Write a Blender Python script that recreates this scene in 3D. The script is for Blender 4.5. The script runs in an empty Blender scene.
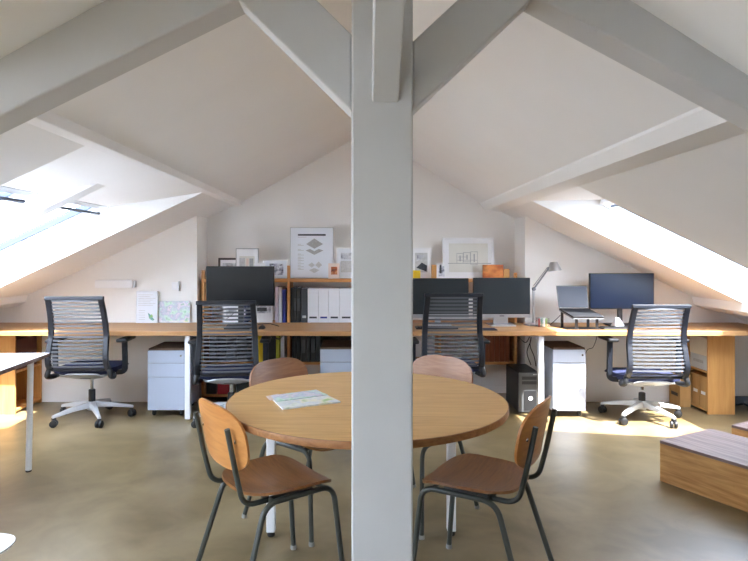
import bpy, bmesh, math, random
from mathutils import Vector, Matrix, Euler
random.seed(7)
PI = math.pi
scene = bpy.context.scene
COL = scene.collection

# ------------------------------------------------------------------ camera frame (748 x 561)
F, VX, HY, EYE = 590.0, 360.0, 256.0, 1.36
def W(px, py, d):
    """point at depth d that the photograph shows at (px, py)"""
    return Vector(((px - VX) * d / F, d, EYE - (py - HY) * d / F))
def wx(px, d): return (px - VX) * d / F
def wz(py, d): return EYE - (py - HY) * d / F

# ------------------------------------------------------------------ materials
def s2l(c):
    return tuple(((v / 255.0) / 12.92 if v / 255.0 <= 0.04045 else ((v / 255.0 + 0.055) / 1.055) ** 2.4) for v in c)
def newmat(name):
    m = bpy.data.materials.new(name); m.use_nodes = True
    nt = m.node_tree
    return m, nt, nt.nodes, nt.links, nt.nodes['Principled BSDF']
def plain(name, rgb, rough=0.5, metal=0.0, var=0.05, scale=6.0, bump=0.0, bscale=120.0, spec=0.5, coat=0.0):
    m, nt, N, L, b = newmat(name)
    c = s2l(rgb)
    tc = N.new('ShaderNodeTexCoord')
    nz = N.new('ShaderNodeTexNoise'); nz.inputs['Scale'].default_value = scale; nz.inputs['Detail'].default_value = 4
    L.new(tc.outputs['Object'], nz.inputs['Vector'])
    r = N.new('ShaderNodeValToRGB')
    r.color_ramp.elements[0].position = 0.3; r.color_ramp.elements[1].position = 0.7
    r.color_ramp.elements[0].color = tuple(max(0, v * (1 - var)) for v in c) + (1,)
    r.color_ramp.elements[1].color = tuple(min(1, v * (1 + var)) for v in c) + (1,)
    L.new(nz.outputs['Fac'], r.inputs['Fac']); L.new(r.outputs['Color'], b.inputs['Base Color'])
    b.inputs['Roughness'].default_value = rough; b.inputs['Metallic'].default_value = metal
    b.inputs['Specular IOR Level'].default_value = spec
    b.inputs['Coat Weight'].default_value = coat
    if bump:
        n2 = N.new('ShaderNodeTexNoise'); n2.inputs['Scale'].default_value = bscale
        L.new(tc.outputs['Object'], n2.inputs['Vector'])
        bp = N.new('ShaderNodeBump'); bp.inputs['Strength'].default_value = bump; bp.inputs['Distance'].default_value = 0.01
        L.new(n2.outputs['Fac'], bp.inputs['Height']); L.new(bp.outputs['Normal'], b.inputs['Normal'])
    return m
def wood(name, light, dark, axis='X', scale=1.0, rough=0.4, dist=2.5, contrast=(0.3, 0.72), spec=0.4, coat=0.0):
    m, nt, N, L, b = newmat(name)
    tc = N.new('ShaderNodeTexCoord'); mp = N.new('ShaderNodeMapping')
    st = {'X': (0.7, 9, 9), 'Y': (9, 0.7, 9), 'Z': (9, 9, 0.7)}[axis]
    mp.inputs['Scale'].default_value = tuple(v * scale for v in st)
    L.new(tc.outputs['Object'], mp.inputs['Vector'])
    n1 = N.new('ShaderNodeTexNoise'); n1.inputs['Scale'].default_value = 2.0; n1.inputs['Detail'].default_value = 5; n1.inputs['Distortion'].default_value = dist
    n2 = N.new('ShaderNodeTexNoise'); n2.inputs['Scale'].default_value = 14.0; n2.inputs['Detail'].default_value = 3
    L.new(mp.outputs['Vector'], n1.inputs['Vector']); L.new(mp.outputs['Vector'], n2.inputs['Vector'])
    mx = N.new('ShaderNodeMath'); mx.operation = 'MULTIPLY_ADD'; mx.inputs[1].default_value = 0.35
    L.new(n2.outputs['Fac'], mx.inputs[0])
    m2 = N.new('ShaderNodeMath'); m2.operation = 'MULTIPLY'; m2.inputs[1].default_value = 0.65
    L.new(n1.outputs['Fac'], m2.inputs[0]); L.new(m2.outputs[0], mx.inputs[2])
    r = N.new('ShaderNodeValToRGB')
    r.color_ramp.elements[0].position, r.color_ramp.elements[1].position = contrast
    r.color_ramp.elements[0].color = s2l(dark) + (1,); r.color_ramp.elements[1].color = s2l(light) + (1,)
    L.new(mx.outputs[0], r.inputs['Fac']); L.new(r.outputs['Color'], b.inputs['Base Color'])
    b.inputs['Roughness'].default_value = rough; b.inputs['Specular IOR Level'].default_value = spec
    b.inputs['Coat Weight'].default_value = coat; b.inputs['Coat Roughness'].default_value = 0.3
    bp = N.new('ShaderNodeBump'); bp.inputs['Strength'].default_value = 0.08; bp.inputs['Distance'].default_value = 0.003
    L.new(mx.outputs[0], bp.inputs['Height']); L.new(bp.outputs['Normal'], b.inputs['Normal'])
    return m
def mapprint(name, cols, scale, rough=0.5):
    """printed map: cells and fine streets in several inks"""
    m, nt, N, L, b = newmat(name)
    tc = N.new('ShaderNodeTexCoord')
    v = N.new('ShaderNodeTexVoronoi'); v.inputs['Scale'].default_value = scale
    nz = N.new('ShaderNodeTexNoise'); nz.inputs['Scale'].default_value = scale * 0.45; nz.inputs['Detail'].default_value = 6
    L.new(tc.outputs['Object'], v.inputs['Vector']); L.new(tc.outputs['Object'], nz.inputs['Vector'])
    r = N.new('ShaderNodeValToRGB'); cr = r.color_ramp
    while len(cr.elements) < len(cols): cr.elements.new(0.5)
    for i, c in enumerate(cols):
        cr.elements[i].position = 0.3 + 0.4 * i / max(1, len(cols) - 1); cr.elements[i].color = s2l(c) + (1,)
    L.new(nz.outputs['Fac'], r.inputs['Fac'])
    mix = N.new('ShaderNodeMixRGB'); mix.blend_type = 'MULTIPLY'; mix.inputs['Fac'].default_value = 0.35
    mrr = N.new('ShaderNodeMapRange'); mrr.inputs['From Max'].default_value = 0.5; mrr.inputs['To Min'].default_value = 0.55; mrr.inputs['To Max'].default_value = 1.1
    L.new(v.outputs['Distance'], mrr.inputs['Value'])
    L.new(r.outputs['Color'], mix.inputs['Color1']); L.new(mrr.outputs['Result'], mix.inputs['Color2'])
    L.new(mix.outputs['Color'], b.inputs['Base Color']); b.inputs['Roughness'].default_value = rough
    return m
def floor_mat():
    m, nt, N, L, b = newmat('polished_screed')
    tc = N.new('ShaderNodeTexCoord')
    n1 = N.new('ShaderNodeTexNoise'); n1.inputs['Scale'].default_value = 1.3; n1.inputs['Detail'].default_value = 8; n1.inputs['Roughness'].default_value = 0.5; n1.inputs['Distortion'].default_value = .6
    n2 = N.new('ShaderNodeTexNoise'); n2.inputs['Scale'].default_value = 3.4; n2.inputs['Detail'].default_value = 9; n2.inputs['Distortion'].default_value = 1.5
    L.new(tc.outputs['Object'], n1.inputs['Vector']); L.new(tc.outputs['Object'], n2.inputs['Vector'])
    mx = N.new('ShaderNodeMath'); mx.operation = 'MULTIPLY_ADD'; mx.inputs[1].default_value = 0.3
    m2 = N.new('ShaderNodeMath'); m2.operation = 'MULTIPLY'; m2.inputs[1].default_value = 0.7
    L.new(n1.outputs['Fac'], m2.inputs[0]); L.new(n2.outputs['Fac'], mx.inputs[0]); L.new(m2.outputs[0], mx.inputs[2])
    r = N.new('ShaderNodeValToRGB'); cr = r.color_ramp
    cr.elements[0].position = 0.37; cr.elements[0].color = s2l((94, 79, 50)) + (1,)
    cr.elements[1].position = 0.63; cr.elements[1].color = s2l((138, 122, 92)) + (1,)
    L.new(mx.outputs[0], r.inputs['Fac']); L.new(r.outputs['Color'], b.inputs['Base Color'])
    rr = N.new('ShaderNodeMapRange'); rr.inputs['To Min'].default_value = 0.29; rr.inputs['To Max'].default_value = 0.38
    L.new(n2.outputs['Fac'], rr.inputs['Value']); L.new(rr.outputs['Result'], b.inputs['Roughness'])
    b.inputs['Specular IOR Level'].default_value = 0.5
    return m
def glass_mat(name, fac=0.08, tint=(1, 1, 1)):
    m, nt, N, L, b = newmat(name)
    out = N['Material Output']
    t = N.new('ShaderNodeBsdfTransparent'); t.inputs['Color'].default_value = tint + (1,)
    g = N.new('ShaderNodeBsdfGlossy'); g.inputs['Roughness'].default_value = 0.03
    mx = N.new('ShaderNodeMixShader')
    nz = N.new('ShaderNodeTexNoise'); nz.inputs['Scale'].default_value = 3
    mr = N.new('ShaderNodeMapRange'); mr.inputs['To Min'].default_value = fac * 0.8; mr.inputs['To Max'].default_value = fac * 1.2
    L.new(nz.outputs['Fac'], mr.inputs['Value']); L.new(mr.outputs['Result'], mx.inputs['Fac'])
    L.new(t.outputs[0], mx.inputs[1]); L.new(g.outputs[0], mx.inputs[2]); L.new(mx.outputs[0], out.inputs['Surface'])
    return m

M = dict(
    wall=plain('wall_paint', (237, 235, 232), 0.85, var=0.015, scale=2, bump=0.04, bscale=60),
    ceil=plain('ceiling_paint', (238, 237, 236), 0.85, var=0.015, scale=2, bump=0.04, bscale=40),
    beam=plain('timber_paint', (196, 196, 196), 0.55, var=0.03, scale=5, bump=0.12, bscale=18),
    floor=floor_mat(),
    oak=wood('oak_veneer', (226, 184, 120), (194, 146, 86), 'X', 1.0, 0.38, coat=0.15),
    desk=wood('desk_oak', (186, 144, 97), (160, 116, 72), 'X', 0.6, 0.42),
    ply=wood('plywood_orange', (214, 162, 98), (190, 134, 74), 'Z', 0.6, 0.55),
    plyx=wood('plywood_crate', (212, 164, 104), (172, 120, 66), 'X', 0.5, 0.55, dist=5, contrast=(.38, .64)),
    plytop=wood('plywood_crate_top', (146, 126, 120), (110, 90, 85), 'X', 0.5, 0.6, dist=5, contrast=(.38, .64)),
    shelf=wood('shelf_pine', (216, 160, 100), (190, 128, 72), 'X', 0.8, 0.5),
    seat=wood('seat_walnut', (150, 100, 50), (108, 66, 28), 'X', 0.9, 0.36, coat=0.2),
    back=wood('back_ply_sunlit', (206, 146, 84), (178, 116, 60), 'X', 0.9, 0.36, coat=0.2),  # sunlit tone of the near backrests put into the wood colour
    back2=wood('back_ply_dull', (172, 122, 84), (136, 90, 58), 'X', 0.9, 0.36, coat=0.3),  # duller copy of the same backrest wood for the far chairs
    tube=plain('tube_grey_green', (62, 66, 62), 0.35, var=0.06, spec=0.5),
    cap=plain('tube_foot_grey', (150, 150, 146), 0.5),
    white=plain('white_metal', (236, 237, 240), 0.4, var=0.01),
    pedmetal=plain('pedestal_white_sky_tint', (176, 185, 202), 0.45, var=0.01),  # white metal, darkened and blued to carry the sky light in its colour
    whiteleg=plain('white_leg_paint', (232, 234, 238), 0.4, var=0.01),
    foot=plain('black_foot', (28, 28, 28), 0.6),
    silver=plain('silver_plastic', (196, 200, 206), 0.35, metal=0.35, var=0.02),
    chrome=plain('chrome', (200, 200, 200), 0.15, metal=1.0, var=0.02),
    black=plain('black_plastic', (30, 32, 36), 0.45, var=0.06),
    frame=plain('chair_frame_black', (25, 29, 38), 0.42, var=0.06),
    navy=plain('navy_fabric', (30, 38, 72), 0.9, var=0.15, scale=60, bump=0.2, bscale=300),
    slat=plain('slat_grey', (92, 95, 101), 0.45, var=0.05),
    screen=plain('screen_glass', (12, 15, 19), 0.2, var=0.02, spec=0.3),
    screenb=plain('screen_blue_reflection', (18, 34, 62), 0.28, var=0.05, spec=0.5),  # blue reflection on the monitor painted in as base colour
    screenl=plain('screen_laptop', (24, 32, 48), 0.4, var=0.1, scale=9, spec=0.3),  # dim blue reflection painted into the laptop screen colour
    rim=wood('table_rim_ply', (176, 124, 78), (128, 84, 50), 'X', 1.0, 0.4),
    screen2=plain('screen_matt', (34, 40, 44), 0.3, var=0.02, spec=0.6),
    bezel=plain('bezel_black', (20, 21, 24), 0.4),
    grey=plain('grey_plastic', (120, 124, 128), 0.5),
    alu=plain('aluminium', (190, 192, 196), 0.3, metal=0.8, var=0.03),
    paper=plain('paper_white', (240, 240, 242), 0.7, var=0.01),
    paperb=plain('paper_blueish', (226, 230, 238), 0.7, var=0.01),
    mat_grey=plain('print_grey', (172, 172, 172), 0.7, var=0.12, scale=60),
    mat_lgrey=plain('print_light_grey', (200, 200, 200), 0.7, var=0.12, scale=50),
    mat_dark=plain('print_dark', (60, 62, 68), 0.7, var=0.3, scale=40),
    mat_cream=plain('print_cream', (224, 222, 214), 0.7, var=0.03),
    yellow=plain('yellow_card', (240, 205, 40), 0.6),
    pink=plain('pink_card', (226, 206, 196), 0.6),
    orangephoto=mapprint('orange_photo', [(80, 36, 16), (190, 96, 40), (222, 140, 70), (120, 56, 24)], 14),
    warmphoto=mapprint('warm_photo', [(50, 30, 30), (180, 96, 50), (235, 200, 150)], 40),
    greyphoto=mapprint('grey_photo', [(90, 92, 100), (170, 172, 180), (220, 222, 226), (120, 122, 130)], 30),
    cityphoto=mapprint('city_photo', [(40, 42, 56), (150, 152, 168), (225, 226, 232), (70, 72, 90)], 45),
    mapa=mapprint('map_ink', [(150, 200, 170), (205, 226, 214), (190, 196, 210), (226, 214, 224), (140, 190, 160)], 34),
    mapb=mapprint('city_map_ink', [(206, 214, 196), (232, 232, 226), (214, 218, 224), (232, 226, 206), (170, 200, 130)], 30),
    green=plain('green_ink', (150, 190, 120), 0.7),
    teal=plain('teal_ink', (120, 172, 160), 0.7, var=0.3, scale=60),
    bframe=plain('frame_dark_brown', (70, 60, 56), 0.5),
    gframe=plain('frame_grey', (178, 178, 180), 0.4),
    wframe=plain('frame_white', (238, 238, 240), 0.4),
    binder=plain('binder_black', (26, 30, 30), 0.5, var=0.2),
    binderg=plain('binder_charcoal', (66, 68, 72), 0.5, var=0.1),
    binderw=plain('binder_white', (232, 234, 240), 0.5, var=0.01),
    blue=plain('folder_blue', (52, 60, 150), 0.5),
    lilac=plain('folder_lilac', (206, 196, 208), 0.6),
    red=plain('binder_red', (176, 28, 44), 0.45),
    lime=plain('folder_lime', (196, 202, 60), 0.5),
    brownbook=wood('album_brown', (150, 84, 50), (116, 58, 32), 'Z', 1.0, 0.5),
    maroon=plain('box_maroon', (104, 52, 40), 0.6),
    kraft=wood('kraft_board', (200, 158, 102), (182, 138, 84), 'Z', 0.5, 0.75),
    beige=plain('box_beige', (224, 212, 190), 0.6),
    greybox=plain('box_grey', (196, 198, 200), 0.6),
    pad=plain('brown_felt', (98, 76, 60), 0.9, var=0.12, scale=20, bump=0.2),
    cable=plain('cable_black', (22, 22, 24), 0.5),
    pc=plain('case_black', (34, 35, 38), 0.45, var=0.04),
    pcf=plain('case_grey', (78, 80, 82), 0.4, var=0.04),
    shell=plain('white_shell', (232, 236, 238), 0.35, var=0.01),
    darkbag=plain('bag_dark', (56, 62, 68), 0.8, var=0.1, bump=0.3, bscale=30),
    tabletop=plain('white_laminate', (226, 228, 234), 0.3, var=0.01),
    winframe=plain('window_frame_white', (236, 238, 240), 0.45, var=0.01),
    wingrey=plain('window_bar_grey', (48, 60, 80), 0.5),
    glass=glass_mat('window_glass', 0.06),
    acrylic=glass_mat('clear_acrylic', 0.16, (0.93, 0.95, 0.96)),
)

# ------------------------------------------------------------------ mesh builder
class MB:
    def __init__(s): s.bm = bmesh.new()
    def box(s, c, size, rot=None, bevel=0.0, taper=None):
        r = bmesh.ops.create_cube(s.bm, size=1.0)
        vs = r['verts']
        for v in vs:
            if taper and v.co.z > 0: v.co.x *= taper[0]; v.co.y *= taper[1]
            v.co = Vector((v.co.x * size[0], v.co.y * size[1], v.co.z * size[2]))
        if bevel:
            es = list({e for v in vs for e in v.link_edges})
            rb = bmesh.ops.bevel(s.bm, geom=es, offset=bevel, segments=2, affect='EDGES', profile=0.5, clamp_overlap=True)
            vs = list({v for f in rb['faces'] for v in f.verts} | {v for v in vs if v.is_valid})
        m = Matrix.Translation(Vector(c)) @ (rot.to_matrix().to_4x4() if rot else Matrix())
        for v in vs: v.co = m @ v.co
        return s
    def b2(s, lo, hi, bevel=0.0):
        return s.box([(a + b) / 2 for a, b in zip(lo, hi)], [b - a for a, b in zip(lo, hi)], None, bevel)
    def tube(s, pts, r, n=10, cap=True, closed=False, sq=None):
        pts = [Vector(p) for p in pts]; rs = r if isinstance(r, (list, tuple)) else [r] * len(pts)
        rings = []; up = None
        for i, p in enumerate(pts):
            if closed: t = pts[(i + 1) % len(pts)] - pts[i - 1]
            elif i == 0: t = pts[1] - p
            elif i == len(pts) - 1: t = p - pts[i - 1]
            else: t = (pts[i + 1] - p).normalized() + (p - pts[i - 1]).normalized()
            t.normalize()
            if up is None:
                up = Vector((0, 0, 1)) if abs(t.z) < 0.9 else Vector((0, 1, 0))
            a = t.cross(up)
            if a.length < 1e-4: a = t.cross(Vector((1, 0, 0)))
            a.normalize(); b = a.cross(t).normalized(); up = b
            ring = []
            if sq:
                for (u, w) in ((-1, -1), (1, -1), (1, 1), (-1, 1)):
                    ring.append(s.bm.verts.new(p + a * u * sq[0] / 2 + b * w * sq[1] / 2))
            else:
                for k in range(n):
                    an = 2 * PI * k / n
                    ring.append(s.bm.verts.new(p + (a * math.cos(an) + b * math.sin(an)) * rs[i]))
            rings.append(ring)
        m = len(rings[0])
        for i in range(len(rings) - (0 if closed else 1)):
            A, B = rings[i], rings[(i + 1) % len(rings)]
            for k in range(m):
                s.bm.faces.new((A[k], A[(k + 1) % m], B[(k + 1) % m], B[k]))
        if cap and not closed:
            s.bm.faces.new(rings[0][::-1]); s.bm.faces.new(rings[-1])
        return s
    def lathe(s, prof, c=(0, 0, 0), n=24, rot=None):
        m = Matrix.Translation(Vector(c)) @ (rot.to_matrix().to_4x4() if rot else Matrix())
        rings = []
        for (r, z) in prof:
            if r < 1e-5: rings.append([s.bm.verts.new(m @ Vector((0, 0, z)))])
            else: rings.append([s.bm.verts.new(m @ Vector((r * math.cos(2 * PI * k / n), r * math.sin(2 * PI * k / n), z))) for k in range(n)])
        for A, B in zip(rings, rings[1:]):
            for k in range(n):
                k2 = (k + 1) % n
                if len(A) == 1 and len(B) == 1: continue
                if len(A) == 1: s.bm.faces.new((A[0], B[k2], B[k]))
                elif len(B) == 1: s.bm.faces.new((A[k], A[k2], B[0]))
                else: s.bm.faces.new((A[k], A[k2], B[k2], B[k]))
        for R, f in ((rings[0], -1), (rings[-1], 1)):
            if len(R) > 1: s.bm.faces.new(R[::f])
        return s
    def prism(s, poly, vec):
        vec = Vector(vec)
        a = [s.bm.verts.new(Vector(p)) for p in poly]; b = [s.bm.verts.new(Vector(p) + vec) for p in poly]
        n = len(a)
        s.bm.faces.new(a[::-1]); s.bm.faces.new(b)
        for k in range(n): s.bm.faces.new((a[k], a[(k + 1) % n], b[(k + 1) % n], b[k]))
        return s
    def quad(s, *p):
        s.bm.faces.new([s.bm.verts.new(Vector(q)) for q in p]); return s
    def sheet(s, fn, nu, nv, th):
        """closed sheet: fn(u,v) in [-1,1]^2 -> point, thickness th along -normal"""
        P = [[Vector(fn(-1 + 2 * i / nu, -1 + 2 * j / nv)) for j in range(nv + 1)] for i in range(nu + 1)]
        T, Bm = [], []
        for i in range(nu + 1):
            rt, rb = [], []
            for j in range(nv + 1):
                du = P[min(i + 1, nu)][j] - P[max(i - 1, 0)][j]; dv = P[i][min(j + 1, nv)] - P[i][max(j - 1, 0)]
                nn = du.cross(dv)
                nn = nn.normalized() if nn.length > 1e-9 else Vector((0, 0, 1))
                rt.append(s.bm.verts.new(P[i][j])); rb.append(s.bm.verts.new(P[i][j] - nn * th))
            T.append(rt); Bm.append(rb)
        for i in range(nu):
            for j in range(nv):
                s.bm.faces.new((T[i][j], T[i + 1][j], T[i + 1][j + 1], T[i][j + 1]))
                s.bm.faces.new((Bm[i][j], Bm[i][j + 1], Bm[i + 1][j + 1], Bm[i + 1][j]))
        for i in range(nu):
            s.bm.faces.new((T[i][0], Bm[i][0], Bm[i + 1][0], T[i + 1][0])); s.bm.faces.new((T[i][nv], T[i + 1][nv], Bm[i + 1][nv], Bm[i][nv]))
        for j in range(nv):
            s.bm.faces.new((T[0][j], T[0][j + 1], Bm[0][j + 1], Bm[0][j])); s.bm.faces.new((T[nu][j], Bm[nu][j], Bm[nu][j + 1], T[nu][j + 1]))
        return s
    def build(s, name, mat, parent=None, smooth=False, bevel=0.0, sharp=40, recalc=True):
        if recalc: bmesh.ops.recalc_face_normals(s.bm, faces=s.bm.faces[:])
        me = bpy.data.meshes.new(name); s.bm.to_mesh(me); s.bm.free()
        o = bpy.data.objects.new(name, me); COL.objects.link(o)
        me.materials.append(M[mat] if isinstance(mat, str) else mat)
        if smooth:
            for p in me.polygons: p.use_smooth = True
            try: me.set_sharp_from_angle(angle=math.radians(sharp))
            except Exception: pass
        if bevel:
            md = o.modifiers.new('edge', 'BEVEL'); md.width = bevel; md.segments = 2; md.limit_method = 'ANGLE'; md.angle_limit = math.radians(50)
        if parent: o.parent = parent
        return o
def fillet(pts, r, n=6):
    pts = [Vector(p) for p in pts]; out = [pts[0]]
    for i in range(1, len(pts) - 1):
        a, p, b = pts[i - 1], pts[i], pts[i + 1]
        d1 = (a - p); d2 = (b - p); q = min(r, d1.length * 0.49, d2.length * 0.49)
        s0 = p + d1.normalized() * q; s1 = p + d2.normalized() * q
        for k in range(n + 1):
            t = k / n
            out.append((1 - t) ** 2 * s0 + 2 * t * (1 - t) * p + t * t * s1)
    out.append(pts[-1]); return out
def smoothpath(pts, n=8):
    pts = [Vector(p) for p in pts]; Q = [pts[0]] + pts + [pts[-1]]; out = []
    for i in range(1, len(Q) - 2):
        p0, p1, p2, p3 = Q[i - 1:i + 3]
        for k in range(n):
            t = k / n
            out.append(0.5 * ((2 * p1) + (-p0 + p2) * t + (2 * p0 - 5 * p1 + 4 * p2 - p3) * t * t + (-p0 + 3 * p1 - 3 * p2 + p3) * t ** 3))
    out.append(pts[-1]); return out

def tag(o, label, cat, group=None, kind=None):
    o['label'] = label; o['category'] = cat
    if group: o['group'] = group
    if kind: o['kind'] = kind
    return o
def thing(name, label, cat, loc=(0, 0, 0), rz=0.0, group=None, rx=0.0):
    o = bpy.data.objects.new(name, None); COL.objects.link(o)
    o.empty_display_size = 0.1
    o.location = loc; o.rotation_euler = (rx, 0, rz)
    return tag(o, label, cat, group)
def struct(name, mb, mat, label=None, cat=None, smooth=False, bevel=0.0, recalc=True):
    o = mb.build(name, mat, None, smooth, bevel, recalc=recalc); o['kind'] = 'structure'
    if label: o['label'] = label
    if cat: o['category'] = cat
    return o
def dup(root, loc, rz, label, group=None):
    def cp(o, par):
        c = o.copy(); COL.objects.link(c)
        if par: c.parent = par
        for ch in [k for k in bpy.data.objects if k.parent == o]: cp(ch, c)
        return c
    r = cp(root, None); r.location = loc; r.rotation_euler = (0, 0, rz); r['label'] = label
    if group: r['group'] = group
    return r

# ------------------------------------------------------------------ room shell
YB, YN, YF = 5.50, 5.87, -3.0          # jutting wall, niche back, wall behind the camera
XJL, XJR = wx(197, YB), wx(525, YB)
XR, ZR = 0.08, 2.60
def zl(x): return 1.7375 + 0.469 * (x + 1.519)
def zr_(x): return 2.4765 - 0.483 * x
XKL, XKR = -1.20, 1.20
XEL, XER = -3.95, 3.95
def zin(x):
    if x < XKL: return zl(x)
    if x > 1.39: return zr_(x)
    if x > XKR: return 1.882 + (zr_(1.39) - 1.882) * (x - XKR) / (1.39 - XKR)
    if x < XR: return ZR + (zl(XKL) - ZR) * (XR - x) / (XR - XKL)
    return ZR + (1.882 - ZR) * (x - XR) / (XKR - XR)
THL, THR = 0.23, 0.28
L_OPEN = [(2.69, 4.68), (-2.3, 2.0)]  # second opening is invented, feeds fill light from behind the camera
R_OPEN = [(3.76, 4.77)]
LT, LB, LTO, LBO = -1.243, -3.08, -1.985, -3.10
RT, RB, RTO, RBO = 1.39, 3.12, 1.95, 3.22
cm = MB()
def slope(side):
    op = L_OPEN if side < 0 else R_OPEN
    t, b_, to, bo = (LT, LB, LTO, LBO) if side < 0 else (RT, RB, RTO, RBO)
    TH = THL if side < 0 else THR
    xk, xe = (XKL, XEL) if side < 0 else (XKR, XER)
    ys = sorted({YF, YN + 0.1} | {v for o in op for v in o})
    for lay, xs in ((0, [XR, xk, t, b_, xe]), (TH, [XR, xk, to, bo, xe])):
        for y0, y1 in zip(ys, ys[1:]):
            for i, (x0, x1) in enumerate(zip(xs, xs[1:])):
                if i == 2 and any(abs(y0 - a) < 1e-6 for a, b in op): continue
                cm.quad((x0, y0, zin(x0) + lay), (x1, y0, zin(x1) + lay), (x1, y1, zin(x1) + lay), (x0, y1, zin(x0) + lay))
    for y0, y1 in op:
        i_t, i_b = (t, zin(t)), (b_, zin(b_)); o_t, o_b = (to, zin(to) + TH), (bo, zin(bo) + TH)
        cm.quad((i_t[0], y0, i_t[1]), (i_t[0], y1, i_t[1]), (o_t[0], y1, o_t[1]), (o_t[0], y0, o_t[1]))
        cm.quad((i_b[0], y0, i_b[1]), (i_b[0], y1, i_b[1]), (o_b[0], y1, o_b[1]), (o_b[0], y0, o_b[1]))
        for y in (y0, y1):
            cm.quad((i_t[0], y, i_t[1]), (i_b[0], y, i_b[1]), (o_b[0], y, o_b[1]), (o_t[0], y, o_t[1]))
slope(-1); slope(1)
bmesh.ops.remove_doubles(cm.bm, verts=cm.bm.verts[:], dist=1e-5)
struct('ceiling', cm, 'ceil', 'white sloping attic ceiling cut open for the skylights', 'ceiling')

fl = MB().b2((XEL - 0.05, YF - 0.05, -0.12), (XER + 0.05, YN + 0.1, 0.0))
struct('floor', fl, 'floor', 'tan polished screed floor', 'floor')
def prism_xz(poly, y0, y1): return MB().prism([(x, y0, z) for x, z in poly], (0, y1 - y0, 0))
e = 0.05
wb = prism_xz([(XJL - .1, 0), (XJR + .1, 0), (XJR + .1, zin(XJR) + e), (XKR, zin(XKR) + e), (XR, ZR + e), (XKL, zin(XKL) + e), (XJL - .1, zin(XJL) + e)], YN, YN + 0.1)
struct('wall_back', wb, 'wall', 'back wall of the gable niche behind the bookcase', 'wall')
struct('wall_back_left', prism_xz([(XEL, 0), (XJL, 0), (XJL, zin(XJL) + e), (XEL, zin(XEL) + e)], YB, YN + 0.1), 'wall', 'jutting gable wall with the uplight and socket', 'wall')
struct('wall_back_right', prism_xz([(XJR, 0), (XER, 0), (XER, zin(XER) + e), (XJR, zin(XJR) + e)], YB, YN + 0.1), 'wall', 'jutting gable wall behind the laptop and lamp', 'wall')
struct('wall_left', MB().b2((XEL - 0.1, YF, 0), (XEL, YN + .1, zin(XEL) + 0.1)), 'wall')
struct('wall_right', MB().b2((XER, YF, 0), (XER + 0.1, YN + .1, zin(XER) + 0.1)), 'wall')
struct('wall_front', prism_xz([(XEL, 0), (XER, 0), (XER, zin(XER) + e), (XKR, zin(XKR) + e), (XR, ZR + e), (XKL, zin(XKL) + e), (XEL, zin(XEL) + e)], YF - 0.1, YF), 'wall')

# ---- timbers
PF, PBk = 1.745, 1.925                   # post front and back
TF, TB = 1.775, 1.895                    # truss front and back
px0, px1 = wx(351.5, PF), wx(413, PF)
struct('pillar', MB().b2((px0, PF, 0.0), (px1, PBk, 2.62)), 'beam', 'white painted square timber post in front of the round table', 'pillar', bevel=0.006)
# principal rafters, drawn in the truss plane by their edges in the photograph
def truss(name, pix, label, y0=TF, y1=TB, cat='beam'):
    mb = MB().prism([(W(px, py, y0).x, y0, W(px, py, y0).z) for px, py in pix], (0, y1 - y0, 0))
    return struct(name, mb, 'beam', label, cat, bevel=0.006)
def line(x, x0, y0, x1, y1): return y0 + (y1 - y0) * (x - x0) / (x1 - x0)
lu = lambda x: line(x, 0, 57, 104, 0); ll = lambda x: line(x, 0, 115.6, 234.6, 0)
ru = lambda x: line(x, 642, 0, 748, 58.6); rl = lambda x: line(x, 541.6, 0, 748, 110.6)
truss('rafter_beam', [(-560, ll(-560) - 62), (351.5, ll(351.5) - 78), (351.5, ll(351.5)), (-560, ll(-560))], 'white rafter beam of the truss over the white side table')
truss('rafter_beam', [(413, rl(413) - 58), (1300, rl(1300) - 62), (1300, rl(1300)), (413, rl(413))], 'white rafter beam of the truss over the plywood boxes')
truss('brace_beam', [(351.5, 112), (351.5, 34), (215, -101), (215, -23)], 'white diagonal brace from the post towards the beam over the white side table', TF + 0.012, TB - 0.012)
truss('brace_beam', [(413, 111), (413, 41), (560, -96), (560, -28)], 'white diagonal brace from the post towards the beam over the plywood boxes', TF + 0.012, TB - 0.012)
# ridge brace that leaves the post towards the camera
a = Vector(((385.3 - VX) * PF / F, PF + 0.02, 0)); bx = a.x
zb = wz(103, PF)
rb = MB().prism([(bx - 0.0395, PF, zb), (bx - 0.0395, PF, zb + 0.17), (bx - 0.0395, 0.95, 2.53), (bx - 0.0395, 0.95, 2.38)], (0.079, 0, 0))
struct('ridge_brace_beam', rb, 'beam', 'short white brace climbing from the post towards the viewer', 'beam', bevel=0.005)
# purlins
def purlin(name, poly, y0, y1, label): struct(name, prism_xz(poly, y0, y1), 'ceil', label, 'beam', bevel=0.004)
purlin('purlin_beam', [(-1.165, zin(-1.165) + .01), (-1.175, 1.862), (-1.232, 1.852), (-1.24, zin(-1.24) + .01)], TB + 0.001, YN, 'upper purlin above the pair of skylights')
purlin('purlin_beam', [(1.192, zin(1.192) + .012), (1.197, 1.872), (1.240, 1.815), (1.380, 1.799), (1.386, zin(1.386) + .012)], TB + 0.001, YN, 'upper purlin above the single skylight')
purlin('purlin_beam', [(3.09, zin(3.09) + .01), (3.11, .905), (3.21, .862), (3.24, zin(3.24) + .01)], YF, YB, 'low purlin at the foot of the single skylight')
purlin('purlin_beam', [(-3.09, zin(-3.09) + .01), (-3.11, .935), (-3.21, .892), (-3.24, zin(-3.24) + .01)], YF, YB, 'low purlin at the foot of the pair of skylights')

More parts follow.
